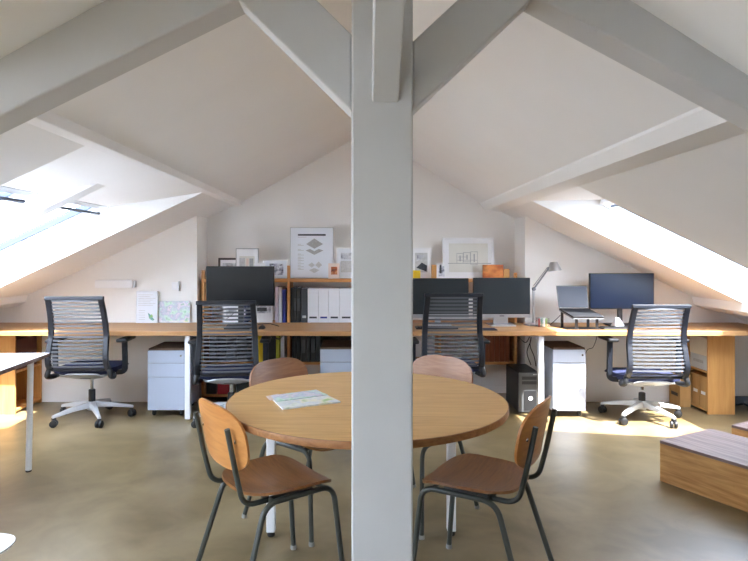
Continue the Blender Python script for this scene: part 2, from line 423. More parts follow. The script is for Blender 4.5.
# ---- skylights
wn = [0]
def skylight(side, y0, y1, label):
    wn[0] += 1
    to, bo = (LTO, LBO) if side < 0 else (RTO, RBO)
    TH = THL if side < 0 else THR
    A = Vector((to, 0, zin(to) + TH)); B = Vector((bo, 0, zin(bo) + TH))
    u = (B - A).normalized(); n = Vector((0, 1, 0)).cross(u)
    if n.z < 0: n = -n
    Ln = (B - A).length; yc = (y0 + y1) / 2; wd = y1 - y0
    c0 = (A + B) / 2 + Vector((0, yc, 0))
    R = Matrix((u, Vector((0, 1, 0)), u.cross(Vector((0, 1, 0))))).transposed().to_4x4()
    sgn = 1 if (R @ Vector((0, 0, 1))).z > 0 else -1
    root = thing('window_%d' % wn[0], label, 'window', c0); root['kind'] = 'structure'
    root.rotation_euler = R.to_euler()
    hl, hw = Ln / 2, wd / 2
    f = MB(); t = 0.036 if side > 0 else .05; fd = .10
    zc = (0.045 if side < 0 else 0.01) * sgn
    for yy in (-hw + t / 2, hw - t / 2): f.box((0, yy, zc), (Ln, t, 0.10))
    for xx in (-hl + t / 2, hl - t / 2): f.box((xx, 0, zc), (t, wd - 2 * t, 0.10))
    f.build('window_frame', 'winframe', root, bevel=0.004)
    s = MB(); t2 = 0.018
    for yy in (-hw + t + t2 / 2, hw - t - t2 / 2): s.box((0, yy, zc + 0.02 * sgn), (Ln - 2 * t, t2, 0.05))
    for xx in (-hl + t + t2 / 2, hl - t - t2 / 2): s.box((xx, 0, zc + 0.02 * sgn), (t2, wd - 2 * t - 2 * t2, 0.05))
    s.build('window_sash', 'wingrey', root)
    MB().box((0, 0, zc + 0.03 * sgn), (Ln - 2 * t - .004, wd - 2 * t - .004, 0.008)).build('window_pane', 'glass', root)
    MB().box((-hl + 0.075, 0, -0.03 * sgn), (0.022, wd - 0.12, 0.016), bevel=0.004).build('window_handle_bar', 'wingrey', root)
skylight(-1, 3.76, 4.68, 'skylight nearest the gable wall on the side with the box lamp')
skylight(-1, 2.69, 3.64, 'skylight beside it, over the white side table')
skylight(1, 3.72, 4.77, 'single skylight over the sunlit desk chair')
skylight(-1, -0.1, 2.0, 'added fill-light skylight, unseen behind the viewer above the white side table')  # this one and the next are added out of view for fill light
skylight(-1, -2.3, -0.22, 'added fill-light skylight, unseen at the far end behind the viewer')
mm = MB()
for (y0, y1) in ((3.64, 3.76), (-0.22, -0.1)):
    x0, x1 = -1.55, LB
    mm.prism([(-1.60, y0, zin(LT) + (zin(LTO) + THL - zin(LT)) * (.33 / .715) + .004), (-1.985, y0, zin(x0 - .28) + THL + .02), (LBO, y0, zin(LBO) + THL + .02), (x1, y0, zin(x1) + .10)], (0, y1 - y0, 0))
struct('trim_1', mm, 'ceil')
bb = MB()
bb.b2((XJL + .01, YN - .012, 0.0), (XJR - .01, YN, 0.06))
struct('baseboard_back', bb, 'wall')

# ------------------------------------------------------------------ round table
TC = Vector((0.030, 2.57, 0)); TR = 0.601
t = thing('round_table', 'round oak table on white legs, just behind the white post', 'table', TC)
MB().lathe([(0, .71), (TR - .03, .71), (TR - .008, .71), (TR - .008, .7385), (TR - .004, .74), (0, .74)], n=96).build('tabletop', 'oak', t, smooth=True, sharp=30)
MB().lathe([(TR - .0078, .711), (TR - .001, .713), (TR, .716), (TR, .734), (TR - .0015, .7382), (TR - .0078, .7382)], n=96).build('edge_band', 'rim', t, smooth=True, sharp=40)
fr = MB().lathe([(.30, .682), (.34, .682), (.34, .7095), (.30, .7095)], n=48)
fr.build('under_frame', 'whiteleg', t)
for (x, y) in ((-0.462, 0.30), (0.415, 0.31), (0.0, -0.50)):
    lg = MB().box((x, y, 0.366), (0.042, 0.042, 0.687), taper=(1.0, 1.0)).build('leg', 'whiteleg', t, bevel=0.004)
    MB().lathe([(.017, 0), (.019, .006), (.017, .022)], (x, y, 0), n=14).build('leg_foot', 'foot', lg)
    ang = math.atan2(y, x)
    q = Vector((math.cos(ang), math.sin(ang), 0)); l0 = 0.31; l1 = math.hypot(x, y) + .02
    MB().box((q.x * (l0 + l1) / 2, q.y * (l0 + l1) / 2, .695), (l1 - l0, .05, .026), Euler((0, 0, ang))).build('support_arm', 'whiteleg', t)

# city map lying on it
zt = 0.7405
cor = [(269.6, 397.5), (316, 390.8), (340.5, 402.8), (283, 410)]
def on_plane(px, py, z):
    d = (EYE - z) * F / (py - HY); return Vector(((px - VX) * d / F, d, z))
cw = [on_plane(*c, zt) for c in cor]; cc = sum(cw, Vector()) / 4
mo = thing('folded_map', 'folded city map lying on the round oak table', 'map', cc)
ml = MB().prism([(p - cc) * 1.0 for p in cw], (0, 0, 0.006)); ml.build('map_sheet', 'mapb', mo)
sh = MB().prism([(cw[0] - cc) * .96 + Vector((0, 0, .006)), ((cw[1]) - cc) * .9 + Vector((0, 0, .006)), (cw[1] + cw[2]) / 2 - cc + Vector((0, 0, .006)), (cw[0] + cw[3]) / 2 - cc + Vector((0, 0, .006))], (0, 0, .003))
sh.build('map_fold', 'mapa', mo, recalc=True)
MB().prism([on_plane(x, y, zt) - cc + Vector((0, 0, .006)) for x, y in ((266, 398), (278, 395.5), (282, 399), (270, 402))], (0, 0, .002)).build('loose_slip', 'pink', mo)

# ------------------------------------------------------------------ plywood chairs
def squ(u, v, n=3.2):
    """square to rounded square"""
    m = max(abs(u), abs(v))
    if m < 1e-6: return 0, 0
    l = (abs(u) ** n + abs(v) ** n) ** (1 / n)
    k = m / l
    return u * k, v * k
def ply_chair(label, loc, rz, backmat, seatmat='seat', group='plywood chairs around the round table'):
    t = thing('plywood_chair', label, 'chair', loc, rz, group)
    def fs(u, v):
        a, b = squ(u, v, 3.4)
        w = 0.205 - 0.022 * (1 - b) / 2
        x = a * w; y = 0.02 + b * 0.2
        z = 0.448 + 0.016 * a * a - 0.010 * (1 - a * a) * (1 - b * b) - 0.030 * max(0, b - 0.45) ** 2 / .3 + 0.014 * max(0, -b - .5)
        return (x, y, z)
    MB().sheet(fs, 24, 24, 0.011).build('seat', seatmat, t, smooth=True, sharp=50)
    def fb(u, v):
        a, b = squ(u, v, 2.9)
        x = a * 0.209; h = 0.672 + b * 0.124
        y = -0.208 - 0.18 * (h - 0.55) + 0.032 * a * a - .01
        return (x, y, h)
    MB().sheet(lambda u, v: fb(-u, v), 24, 16, 0.010).build('backrest', backmat, t, smooth=True, sharp=50)
    for s in (-1, 1):
        pts = fillet([(s * .205, .225, .012), (s * .178, .185, .424), (s * .178, -.125, .424), (s * .215, -.255, .012)], .06, 7)
        lf = MB().tube(pts, .0115, 12).build('leg_frame', 'tube', t, smooth=True)
        for q in (pts[0], pts[-1]):
            MB().lathe([(.013, 0), (.0145, .004), (.013, .02)], (q.x, q.y, 0), n=12).build('foot_cap', 'cap', lf)
        up = fillet([(s * .145, .10, .424), (s * .145, -.198, .424), (s * .150, -.230, .55), (s * .150, -.266, .725)], .05, 7)
        MB().tube(up, .0105, 12).build('back_upright', 'tube', t, smooth=True)
        MB().lathe([(0, -.008), (.006, -.008), (.008, -.002), (.008, 0.002), (0, .004)], (s * .150, -.234, .672), n=10, rot=Euler((PI / 2, 0, 0))).build('back_screw', 'chrome', t)
    for y in (.14, -.09):
        MB().tube([(-.178, y, .424), (.178, y, .424)], .010, 10).build('cross_bar', 'tube', t, smooth=True)
    return t
R = math.radians
ply_chair('plywood chair whose backrest is the nearest to the white side table', (-.365, 2.440, 0), R(37 - 90), 'back')
ply_chair('plywood chair whose light backrest stands in front of the computer tower', (.502, 2.455, 0), R(149 - 90), 'back')
ply_chair('plywood chair tucked behind the folded map on the round table, facing the viewer', (-.268, 3.07, 0), R(-40 - 90), 'back2')
ply_chair('plywood chair tucked at the far rim of the round table below the double monitors', (.300, 3.14, 0), R(-133 - 90), 'back2')

# ------------------------------------------------------------------ task chairs
def task_chair(label, loc, rz, arot=0.0, dz=0.0, backcol='frame'):
    t = thing('office_chair', label, 'chair', loc, rz, 'mesh backed office chairs along the desk')
    # star base
    b = MB().lathe([(.028, .075), (.042, .09), (.042, .135), (.03, .145)], n=20)
    ang = [arot + 2 * PI * k / 5 for k in range(5)]
    for an in ang:
        q = Vector((math.cos(an), math.sin(an), 0)); p = Vector((-q.y, q.x, 0))
        secs = [(.02, .125, .026, .05), (.16, .112, .022, .036), (.30, .088, .016, .024), (.325, .082, .014, .02)]
        rings = []
        for (r, z, w, h) in secs:
            c = q * r + Vector((0, 0, z))
            rings.append([b.bm.verts.new(c + p * sx * w + Vector((0, 0, sz * h / 2))) for sx, sz in ((-1, -1), (1, -1), (.7, 1), (-.7, 1))])
        for A, B in zip(rings, rings[1:]):
            for k in range(4): b.bm.faces.new((A[k], A[(k + 1) % 4], B[(k + 1) % 4], B[k]))
        b.bm.faces.new(rings[0][::-1]); b.bm.faces.new(rings[-1])
    base = b.build('base', 'silver', t, bevel=0.004)
    for an in ang:
        q = Vector((math.cos(an), math.sin(an), 0)) * .312
        c = MB()
        for s in (-1, 1):
            off = Vector((math.cos(an + .9), math.sin(an + .9), 0)) * .016 * s
            c.lathe([(0, -.011), (.022, -.011), (.029, -.007), (.029, .007), (.022, .011), (0, .011)], q + off + Vector((0, 0, .029)), 16, Euler((PI / 2, 0, an + .9 + PI / 2)))
        c.box(q + Vector((0, 0, .056)), (.03, .03, .036), Euler((0, 0, an)), .004)
        c.build('caster', 'black', base, smooth=True)
    MB().lathe([(.027, .14), (.027, .245 + dz * .5), (.018, .25 + dz * .5), (.018, .25 + dz * .5)], n=16).build('gas_column', 'black', t, smooth=True)
    MB().lathe([(.013, .24), (.013, .35 + dz)], n=14).build('gas_rod', 'chrome', t, smooth=True)
    # pan under the seat
    def pan(u, v):
        a, bb = squ(u, v, 3)
        k = max(abs(a), abs(bb)) ** 1.6
        return (a * .225, -.02 + bb * .19, .335 + dz + .075 * k)
    MB().sheet(pan, 16, 14, -.012).build('tilt_pan', 'silver', t, smooth=True)
    MB().box((0.0, -.05, .385 + dz), (.10, .16, .05), None, .01).build('tilt_mechanism', 'black', t)
    # seat
    s = MB()
    def st(u, v):
        a, bb = squ(u, v, 4)
        return (a * .235, .02 + bb * .225, .462 + dz - .012 * max(abs(a), abs(bb)) ** 5 - .02 * max(0, bb - .5) ** 2 / .25)
    s.sheet(st, 18, 18, .048)
    s.build('seat', 'navy', t, smooth=True)
    # backrest frame
    prof = [(-.235, .455), (-.272, .50), (-.285, .56), (-.265, .66), (-.25, .74), (-.268, .86), (-.31, .98), (-.330, 1.03)]
    path = smoothpath([(0, y, z + dz) for y, z in prof], 5)
    def hw(z): return .228 - .026 * (z - dz - .46) / .57
    f = MB()
    for sd in (-1, 1):
        f.tube([(sd * hw(p.z), p.y, p.z) for p in path], 0, sq=(.042, .028))
    top = path[-1]; bot = path[0]
    f.tube([(-hw(top.z) - .026, top.y, top.z), (hw(top.z) + .026, top.y, top.z)], 0, sq=(.026, .030))
    f.tube([(-hw(bot.z) - .01, bot.y, bot.z), (hw(bot.z) + .01, bot.y, bot.z)], 0, sq=(.03, .022))
    bf = f.build('back_frame', backcol, t, bevel=0.005)
    sl = MB(); npt = len(path)
    zs = [.487 + dz + k * (1.010 - .487) / 18 for k in range(19)]
    for z in zs:
        for i in range(npt - 1):
            if path[i].z <= z <= path[i + 1].z:
                y = path[i].y + (path[i + 1].y - path[i].y) * (z - path[i].z) / max(1e-6, path[i + 1].z - path[i].z); break
        h = hw(z) - .006
        sl.tube([(-h, y, z), (-h * .5, y - .014, z), (0, y - .018, z), (h * .5, y - .014, z), (h, y, z)], 0, sq=(.006, .014))
    sl.build('back_slats', 'slat', t)
    for sd in (-1, 1):
        arc = [(sd * .235, -.235 + .0, .455 + dz)] + [(sd * .250, -.19 + .10 * math.sin(k * PI / 6 + PI) , .455 + dz - .10 * (1 - math.cos(k * PI / 6)) * .5) for k in range(1, 4)] + [(sd * .24, -.12, .40 + dz)]
        hb = MB().tube(fillet([(sd * .236, -.240, .458 + dz), (sd * .25, -.255, .405 + dz), (sd * .25, -.17, .385 + dz), (sd * .20, -.09, .405 + dz)], .04), .021, 10)
        hb.build('back_link', 'black', t, smooth=True)
        am = MB().tube(fillet([(sd * .21, -.03, .395 + dz), (sd * .285, -.03, .40 + dz), (sd * .285, -.045, .655)], .05), 0, sq=(.026, .042))
        ao = am.build('armrest', 'frame', t, bevel=.004)
        MB().box((sd * .285, -.01, .668), (.085, .25, .028), None, .012).build('arm_pad', 'black', ao, smooth=True)
    return t
CH = 'dark mesh-backed office chair'
task_chair('black slatted office chair at the desk under the pair of skylights', (wx(92, 4.93), 4.93, 0), R(2), R(90 - 4))
task_chair('black slatted office chair in front of the wide all-black monitor', (wx(231, 4.88), 4.88, 0), R(6), R(214), -.03)
task_chair('black slatted office chair in front of the pair of monitors with silver chins', (wx(447, 4.86), 4.86, 0), R(1), R(100), .03)
task_chair('sunlit slatted office chair standing in the patch of sun on the floor', (wx(642, 4.95), 4.95, 0), R(-1), R(-90 + 22), -.065)

# ------------------------------------------------------------------ long desk
DF, DB, DZ = 4.85, 5.497, 0.74
d = thing('long_desk', 'long oak worktop running along the whole gable wall', 'desk', (0, DF, 0))
MB().b2((-3.45, 0, DZ - .037), (3.52, DB - DF, DZ)).build('worktop', 'desk', d, bevel=.003)
for px in (188, 540.5):
    x = wx(px, 4.905)
    MB().box((x, .055, (DZ - .037) / 2 + .004), (.045, .045, DZ - .037 - .008)).build('leg', 'whiteleg', d, bevel=.003)
    MB().box((x, .36, DZ - .06), (.04, .52, .046)).build('support_rail', 'whiteleg', d)

# ------------------------------------------------------------------ drawer pedestals
def pedestal(label, x0, x1, y0, z1=.575, dep=.42, lockside=1):
    t = thing('drawer_pedestal', label, 'drawer cabinet', ((x0 + x1) / 2, y0, 0), 0, 'white drawer pedestals under the desk')
    w = x1 - x0
    MB().b2((-w / 2, .018, .05), (w / 2, dep, z1 - .006)).build('body', 'pedmetal', t, bevel=.003)
    zz = [.054, .054 + (z1 - .054) * .55, .054 + (z1 - .054) * .78, z1 - .004]
    for i, (a, b) in enumerate(zip(zz, zz[1:])):
        dr = MB().b2((-w / 2 + .001, 0, a + .002), (w / 2 - .001, .0175, b - .002)).build('drawer', 'pedmetal', t, bevel=.002)
        MB().b2((-w / 2 + .004, .004, b - .002), (w / 2 - .004, .016, b + .0005)).build('grip_gap', 'grey', dr)
        if i == 2:
            MB().lathe([(0, -.003), (.008, -.003), (.008, .004), (0, .004)], (w / 2 - .03, -.002, b - .045), 12, Euler((PI / 2, 0, 0))).build('lock', 'chrome', dr)
    MB().b2((-w / 2 + .004, .01, z1 - .006), (w / 2 - .004, dep - .005, z1 + .012)).build('top_pad', 'pad', t, bevel=.004)
    for sx in (-1, 1):
        for y in (.05, dep - .05):
            MB().lathe([(0, -.012), (.02, -.012), (.024, -.006), (.024, .006), (.02, .012), (0, .012)], (sx * (w / 2 - .04), y, .0245), 14, Euler((0, PI / 2, 0))).box((sx * (w / 2 - .04), y, .045), (.022, .03, .012)).build('caster', 'black', t, smooth=True)
    return t
pedestal('sky-tinted white drawer pedestal under the desk below the leaning map print', wx(147.5, 4.99), wx(184.5, 4.99), 4.99, .565)
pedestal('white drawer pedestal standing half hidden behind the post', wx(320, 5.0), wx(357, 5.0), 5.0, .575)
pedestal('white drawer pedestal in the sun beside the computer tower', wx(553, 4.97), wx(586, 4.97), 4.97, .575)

# ------------------------------------------------------------------ computer tower
ty = 5.08; x0, x1 = wx(518.3, ty), wx(540, ty)
t = thing('computer_tower', 'black computer tower on the floor under the desk by a white leg', 'computer', ((x0 + x1) / 2, ty, 0))
w = x1 - x0; h = .355
MB().b2((-w / 2, .012, .012), (w / 2, .43, h)).build('case', 'pc', t, bevel=.005)
MB().b2((-w / 2 + .002, 0, .014), (w / 2 - .002, .0115, h - .002)).build('front_panel', 'pcf', t, bevel=.004)
MB().b2((-w / 2 + .05, -.004, .03), (w / 2 - .03, -.0005, .20)).build('grille', 'pc', t)
MB().lathe([(0, -.006), (.016, -.006), (.018, 0), (0, .0)], (.012, -.0045, .135), 18, Euler((PI / 2, 0, 0))).build('badge', 'paper', t)
for z in (.255, .295): MB().b2((-w / 2 + .03, -.003, z), (w / 2 - .02, -.0005, z + .028)).build('drive_cover', 'pc', t)
MB().b2((w / 2 - .06, -.003, .335), (w / 2 - .015, -.0005, .345)).build('logo_strip', 'alu', t)
for sx in (-1, 1):
    for y in (.05, .38): MB().lathe([(.012, 0), (.014, .012)], (sx * (w / 2 - .03), y, 0), 12).build('rubber_foot', 'foot', t)

# ------------------------------------------------------------------ bookcase in the niche
BF, BBk = 5.56, 5.85
SH = 1.143
bc = thing('bookcase', 'pine bookcase filling the niche behind the desk', 'bookcase', (0, BF, 0))
ups = [(-1.495, 1.225), (wx(288.5, BF) - .013, 1.27), (.10, SH), (.74, SH), (1.455, 1.20)]
for x, zt_ in ups:
    MB().b2((x, 0, 0), (x + .026, BBk - BF, SH)).build('upright', 'shelf', bc, bevel=.002)
    if zt_ > SH: MB().b2((x, 0, SH + .0002), (x + .026, .03, zt_)).build('upright_top', 'shelf', bc, bevel=.002)
for (xa, _), (xb, _) in zip(ups, ups[1:]):
    MB().b2((xa + .027, .004, SH - .03), (xb - .001, BBk - BF, SH)).build('shelf_board', 'shelf', bc, bevel=.002)
    MB().b2((xa + .027, .004, .335), (xb - .001, BBk - BF, .36)).build('shelf_board', 'shelf', bc, bevel=.002)
    MB().b2((xa + .027, .004, .70), (xb - .001, BBk - BF, .725)).build('shelf_board', 'shelf', bc, bevel=.002)
for (xa, _), (xb, _) in list(zip(ups, ups[1:]))[:2]:
    MB().b2((xa + .027, .004, .03), (xb - .001, BBk - BF, .055)).build('shelf_board', 'shelf', bc, bevel=.002)
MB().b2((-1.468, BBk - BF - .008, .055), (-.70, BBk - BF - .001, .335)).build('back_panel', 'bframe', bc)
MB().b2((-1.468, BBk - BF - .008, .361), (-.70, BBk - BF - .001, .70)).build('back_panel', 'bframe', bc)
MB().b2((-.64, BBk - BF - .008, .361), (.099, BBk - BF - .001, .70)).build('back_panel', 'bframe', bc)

def binder(name, label, cat, px0, px1, ztop, zbase, mat, y=BF + .012, dep=.25, group=None, spine=None, ring=False, title=None):
    x0, x1 = wx(px0, y) + .0008, wx(px1, y) - .0008
    t = thing(name, label, cat, ((x0 + x1) / 2, y, zbase), 0, group)
    w = x1 - x0; h = ztop - zbase
    MB().b2((-w / 2, 0, 0), (w / 2, dep, h)).build('cover', mat, t, bevel=min(.003, w * .2))
    if w > .03:
        MB().b2((-w / 2 + .003, .008, h), (w / 2 - .003, dep - .004, h + .001)).build('paper_block', 'paperb', t)
    if spine: MB().b2((-w * .32, -.0012, h * spine[0]), (w * .32, -.0002, h * spine[1])).build('spine_label', spine[2], t)
    if title: MB().b2((-w * .34, -.0012, h * .14), (w * .34, -.0002, h * .19)).build('spine_title', title, t)
    return t
zt1 = DZ + .0
# above the desk the books stand on a board level with the worktop
bsh = .725
gw = 'white box binders on the bookcase'
names_w = ['first from the black binders', 'second from the black binders', 'third from the black binders, title in dark ink', 'hard against the white post']
pxs = [307.5, 318.6, 328.8, 339.8, 352.5]
for i in range(4):
    binder('white_binder', 'white box binder above the desk, ' + ['next to the charcoal binder', 'second from the charcoal binder', 'third from the charcoal binder', 'nearest to the post'][i], 'binder', pxs[i], pxs[i + 1], wz(288.6, BF), bsh, 'binderw', group=gw, title='mat_dark' if i != 1 else 'blue')
bl = [(290.3, 293.2), (293.2, 296.8), (296.8, 300.6)]
for i, (a, b) in enumerate(bl):
    binder('black_binder', 'black binder above the desk, ' + ['against the pine upright', 'second from the pine upright', 'third from the pine upright'][i], 'binder', a, b, wz(288 - (i == 1) * .6, BF), bsh, 'binder', group='black binders above the desk', spine=(.35, .7, 'binderg') if i else None)
binder('charcoal_binder', 'charcoal binder with pale label beside the white binders', 'binder', 301.2, 307.2, wz(288.4, BF), bsh, 'binderg', spine=(.15, .22, 'mat_lgrey'))
binder('blue_folder', 'upright blue folder above the desk against the pine divider', 'folder', 282.2, 286.2, wz(289.5, BF), bsh, 'blue')
binder('lilac_folder', 'pale lilac folder beside the blue folder', 'folder', 275, 278.5, wz(287, BF), bsh, 'lilac')
binder('white_folder', 'thin white folder between the lilac and the blue one', 'folder', 279, 281.8, wz(287.5, BF), bsh, 'paperb')
# under the worktop
k = 0
lab = ['against the pine upright', 'second from the pine upright', 'third from the pine upright', 'fourth from the pine upright', 'fifth from the pine upright', 'beside the half hidden pedestal']
p = 292.0
for i in range(6):
    wv = [4, 4.5, 5, 4, 5.2, 4.6][i]
    binder('black_binder', 'black binder below the desk, ' + lab[i], 'binder', p, p + wv, .66 - .01 * (i % 3), .36, 'binder', dep=.26, group='black binders below the desk', spine=(.3, .75, 'binderg') if i in (2, 4) else None)
    p += wv + .25
low = [('black_file', 'black', 209, 216.5, .66, 'black file box below the desk nearest the end panel'), ('black_file', 'black', 217, 226, .64, 'black file box below the desk behind the office chair seat'),
       ('dark_file', 'binderg', 226.5, 236, .66, 'charcoal file below the desk behind the office chair'), ('dark_file', 'binder', 237, 247, .63, 'dark file below the desk beside the yellow folder'),
       ('yellow_folder', 'yellow', 257.5, 264.5, .68, 'yellow folder below the desk behind the plywood chair'), ('black_file', 'black', 265, 275, .64, 'black file below the desk between the yellow and lime folders'),
       ('lime_folder', 'lime', 275.8, 279.2, .69, 'thin lime green folder below the desk'), ('white_folder', 'paperb', 280.5, 284.5, .69, 'thin white folder below the desk against the divider')]
for n, m_, a, b, z, l in low: binder(n, l, 'folder' if 'folder' in n else 'file', a, b, z, .36, m_)
low2 = [('black_file', 'black', 206, 216, .30, 'low black file on the bottom shelf against the end panel'), ('red_binder', 'red', 217.5, 229.5, .32, 'red binder on the bottom shelf below the office chair'),
        ('pale_file', 'beige', 230.5, 234, .29, 'narrow pale file on the bottom shelf beside the red binder'), ('dark_file', 'binder', 236, 250, .30, 'wide dark file on the bottom shelf'), ('dark_file', 'binderg', 252, 266, .31, 'charcoal box on the bottom shelf behind the plywood backrest')]
for n, m_, a, b, z, l in low2: binder(n, l, 'binder' if 'binder' in n else 'file', a, b, z, .0556, m_)
p = 484.5
for i in range(5):
    wv = [4.6, 5.0, 4.6, 5.2, 4.4][i]
    binder('brown_album', 'brown album below the desk, ' + ['first behind the chair arm', 'second from the chair arm', 'third from the chair arm', 'fourth from the chair arm', 'nearest to the hanging cables'][i], 'album', p, p + wv, .685, .36, 'brownbook', group='brown albums below the desk')
    p += wv + .3

# ------------------------------------------------------------------ pictures
def picture(name, label, px0, px1, pyt, zb, d, fw, fmat, art, inner='paper', cat='picture', lean=2.5, dep=.018, group=None):
    """framed picture standing on zb; art: (kind, u0, v0, u1, v1, material) or polygons in 0..1"""
    x0, x1 = wx(px0, d), wx(px1, d); w = x1 - x0; h = wz(pyt, d) - zb
    t = thing(name, label, cat, ((x0 + x1) / 2, d, zb + dep * math.sin(R(lean)) + .0005), 0, group, rx=-R(lean))
    f = MB()
    f.b2((-w / 2, 0, 0), (-w / 2 + fw, dep, h)); f.b2((w / 2 - fw, 0, 0), (w / 2, dep, h))
    f.b2((-w / 2 + fw, 0, 0), (w / 2 - fw, dep, fw)); f.b2((-w / 2 + fw, 0, h - fw), (w / 2 - fw, dep, h))
    f.build('frame', fmat, t, bevel=.001)
    MB().b2((-w / 2 + fw, .005, fw), (w / 2 - fw, dep - .002, h - fw)).build('print', inner, t)
    by = {}
    for a in art:
        if isinstance(a[0], (list, tuple)):
            poly, m_ = a[:-1], a[-1]
        else:
            u0, v0, u1, v1, m_ = a; poly = [(u0, v0), (u1, v0), (u1, v1), (u0, v1)]
        by.setdefault(m_, []).append(poly)
    for i, (m_, ps) in enumerate(by.items()):
        mb = MB()
        for j, poly in enumerate(ps):
            o = .0040 - .0012 * i
            mb.prism([(-w / 2 + u * w, o, v * h) for u, v in poly], (0, .0009, 0))
        mb.build('drawing', m_, t)
    return t
S0 = SH + .0006
picture('framed_picture', 'small dark framed picture peeping over the wide black monitor', 218, 240, 258, S0, 5.70, .02, 'bframe', [(.2, .2, .8, .75, 'greyphoto')])
picture('framed_picture', 'upright framed sketch above the wide black monitor', 235.5, 258.5, 248.3, S0, 5.64, .008, 'gframe', [(.16, .18, .82, .74, 'mat_cream'), (.16, .28, .4, .68, 'mat_lgrey'), (.46, .2, .56, .66, 'pink'), (.6, .3, .76, .66, 'mat_grey'), (.14, .14, .5, .22, 'mat_dark'), (.6, .14, .82, .22, 'mat_dark')], inner='paper')
picture('picture_card', 'small white card between the sketch and the city picture', 254, 265, 263, S0, 5.60, .003, 'wframe', [(.2, .3, .8, .7, 'mat_lgrey')], dep=.008)
picture('framed_picture', 'low white framed city picture beside the tall poster', 262.5, 287.2, 260, S0, 5.66, .008, 'wframe', [(.28, .18, .84, .8, 'cityphoto')], inner='paperb')
dia = []
pst = picture('framed_poster', 'tall white poster with two stacked grey diamonds', 289.8, 333.4, 227.3, S0, 5.69, .006, 'gframe',
    [(.18, .835, .82, .868, 'mat_dark'), (.18, .80, .38, .812, 'mat_lgrey')] +
    [(.18, v, .18 + .07 * (1 + (i % 2)), v + .012, 'mat_lgrey') for i, v in enumerate((.66, .64, .56, .54, .47, .45, .41, .39, .37, .34, .31, .28, .25, .22, .19, .17))] +
    [((.37, .67), (.56, .58), (.76, .67), (.56, .78), 'mat_grey'), ((.36, .545), (.56, .46), (.77, .545), (.66, .575), (.56, .53), (.46, .575), 'mat_grey')] +
    [((.42, .26), (.5, .21), (.58, .26), (.5, .31), 'mat_lgrey'), ((.58, .26), (.66, .2), (.74, .26), (.66, .33), 'mat_lgrey'), ((.44, .16), (.56, .1), (.68, .16), (.56, .2), 'mat_lgrey')], inner='paperb')
picture('small_picture', 'tiny pale picture with a warm photo in front of the tall poster', 328.3, 339.5, 263.4, S0, 5.60, .006, 'pink', [(.24, .27, .8, .78, 'warmphoto')], inner='pink', dep=.01)
picture('framed_picture', 'white framed grey photo half hidden by the post', 336.3, 354, 248, S0, 5.66, .007, 'wframe', [(.25, .62, .95, .84, 'greyphoto'), (.25, .2, .95, .58, 'mat_lgrey')], inner='paperb')
picture('framed_picture', 'white framed photo standing directly beside the post above the double monitors', 410, 431.5, 248, S0, 5.66, .012, 'wframe', [(.24, .2, .82, .84, 'mat_lgrey'), ((.3, .35), (.78, .22), (.8, .42), (.55, .52), 'mat_dark'), ((.3, .55), (.5, .62), (.7, .75), (.35, .78), 'greyphoto')], inner='paper')
picture('yellow_card', 'yellow card beside the post', 413, 420.5, 270.5, S0, 5.60, .002, 'yellow', [(.2, .2, .8, .8, 'yellow')], inner='yellow', dep=.006)
t = tag(MB().b2((wx(432, 5.6), 5.6, SH + .0006), (wx(436.6, 5.6), 5.66, wz(265, 5.6))).build('wooden_block', 'ply', bevel=.003), 'small upright wooden block between two framed pictures', 'block')
picture('picture_card', 'small white card leaning in front of the wide building sketch', 436.8, 446.5, 263.3, S0, 5.6, .003, 'wframe', [(.2, .15, .8, .8, 'cityphoto'), (.3, .35, .5, .9, 'mat_dark')], dep=.008)
bld = [(.10, .36, .94, .375, 'mat_grey')]
for (u0, u1, v0, v1) in ((.27, .4, .36, .62), (.4, .54, .40, .64), (.54, .68, .34, .66)):
    th = .008
    bld += [(u0, v0, u0 + th, v1, 'mat_grey'), (u1 - th, v0, u1, v1, 'mat_grey'), (u0, v1 - .012, u1, v1, 'mat_grey'), (u0, v0, u1, v0 + .012, 'mat_grey'), ((u0 + u1) / 2 - .01, v0 + .06, (u0 + u1) / 2 + .015, v1 - .06, 'mat_grey')]
bld += [(.27, .44, .68, .452, 'mat_grey'), (.3, .52, .46, .53, 'mat_grey')]
picture('framed_picture', 'wide white framed line sketch of buildings above the double monitors', 443, 494.3, 237.8, S0, 5.69, .02, 'wframe', [(.12, .15, .88, .86, 'mat_cream')] + bld, inner='paper')
t = tag(MB().b2((wx(483.5, 5.58), 5.585, SH + .0006), (wx(503.6, 5.58), 5.63, wz(264.8, 5.58))).build('photo_block', 'orangephoto', bevel=.002), 'orange brown photo block in front of the wide building sketch', 'picture')
t = tag(MB().b2((wx(504.2, 5.58), 5.59, SH + .0006), (wx(510, 5.58), 5.66, wz(269, 5.58))).build('wooden_block', 'ply', bevel=.003), 'wooden block beside the orange brown photo block', 'block')
# below the wide monitor, standing on the board
picture('picture_card', 'white card with a dark drawing seen through the office chair below the monitor', 222.5, 240, 304, bsh, 5.62, .004, 'wframe', [(.2, .3, .8, .8, 'greyphoto'), ((.2, .2), (.25, .2), (.8, .6), (.75, .6), 'mat_dark')], dep=.008)
binder('dark_book', 'dark book with a white label below the monitor', 'book', 241, 246.5, wz(304, BF), bsh, 'navy', spine=(.4, .8, 'lilac'))
picture('picture_card', 'white card with a dark landscape below the corner of the wide monitor', 253, 272.5, 302, bsh, 5.62, .004, 'wframe', [(.1, .45, .9, .85, 'greyphoto'), (.2, .55, .7, .72, 'mat_dark')], dep=.008)

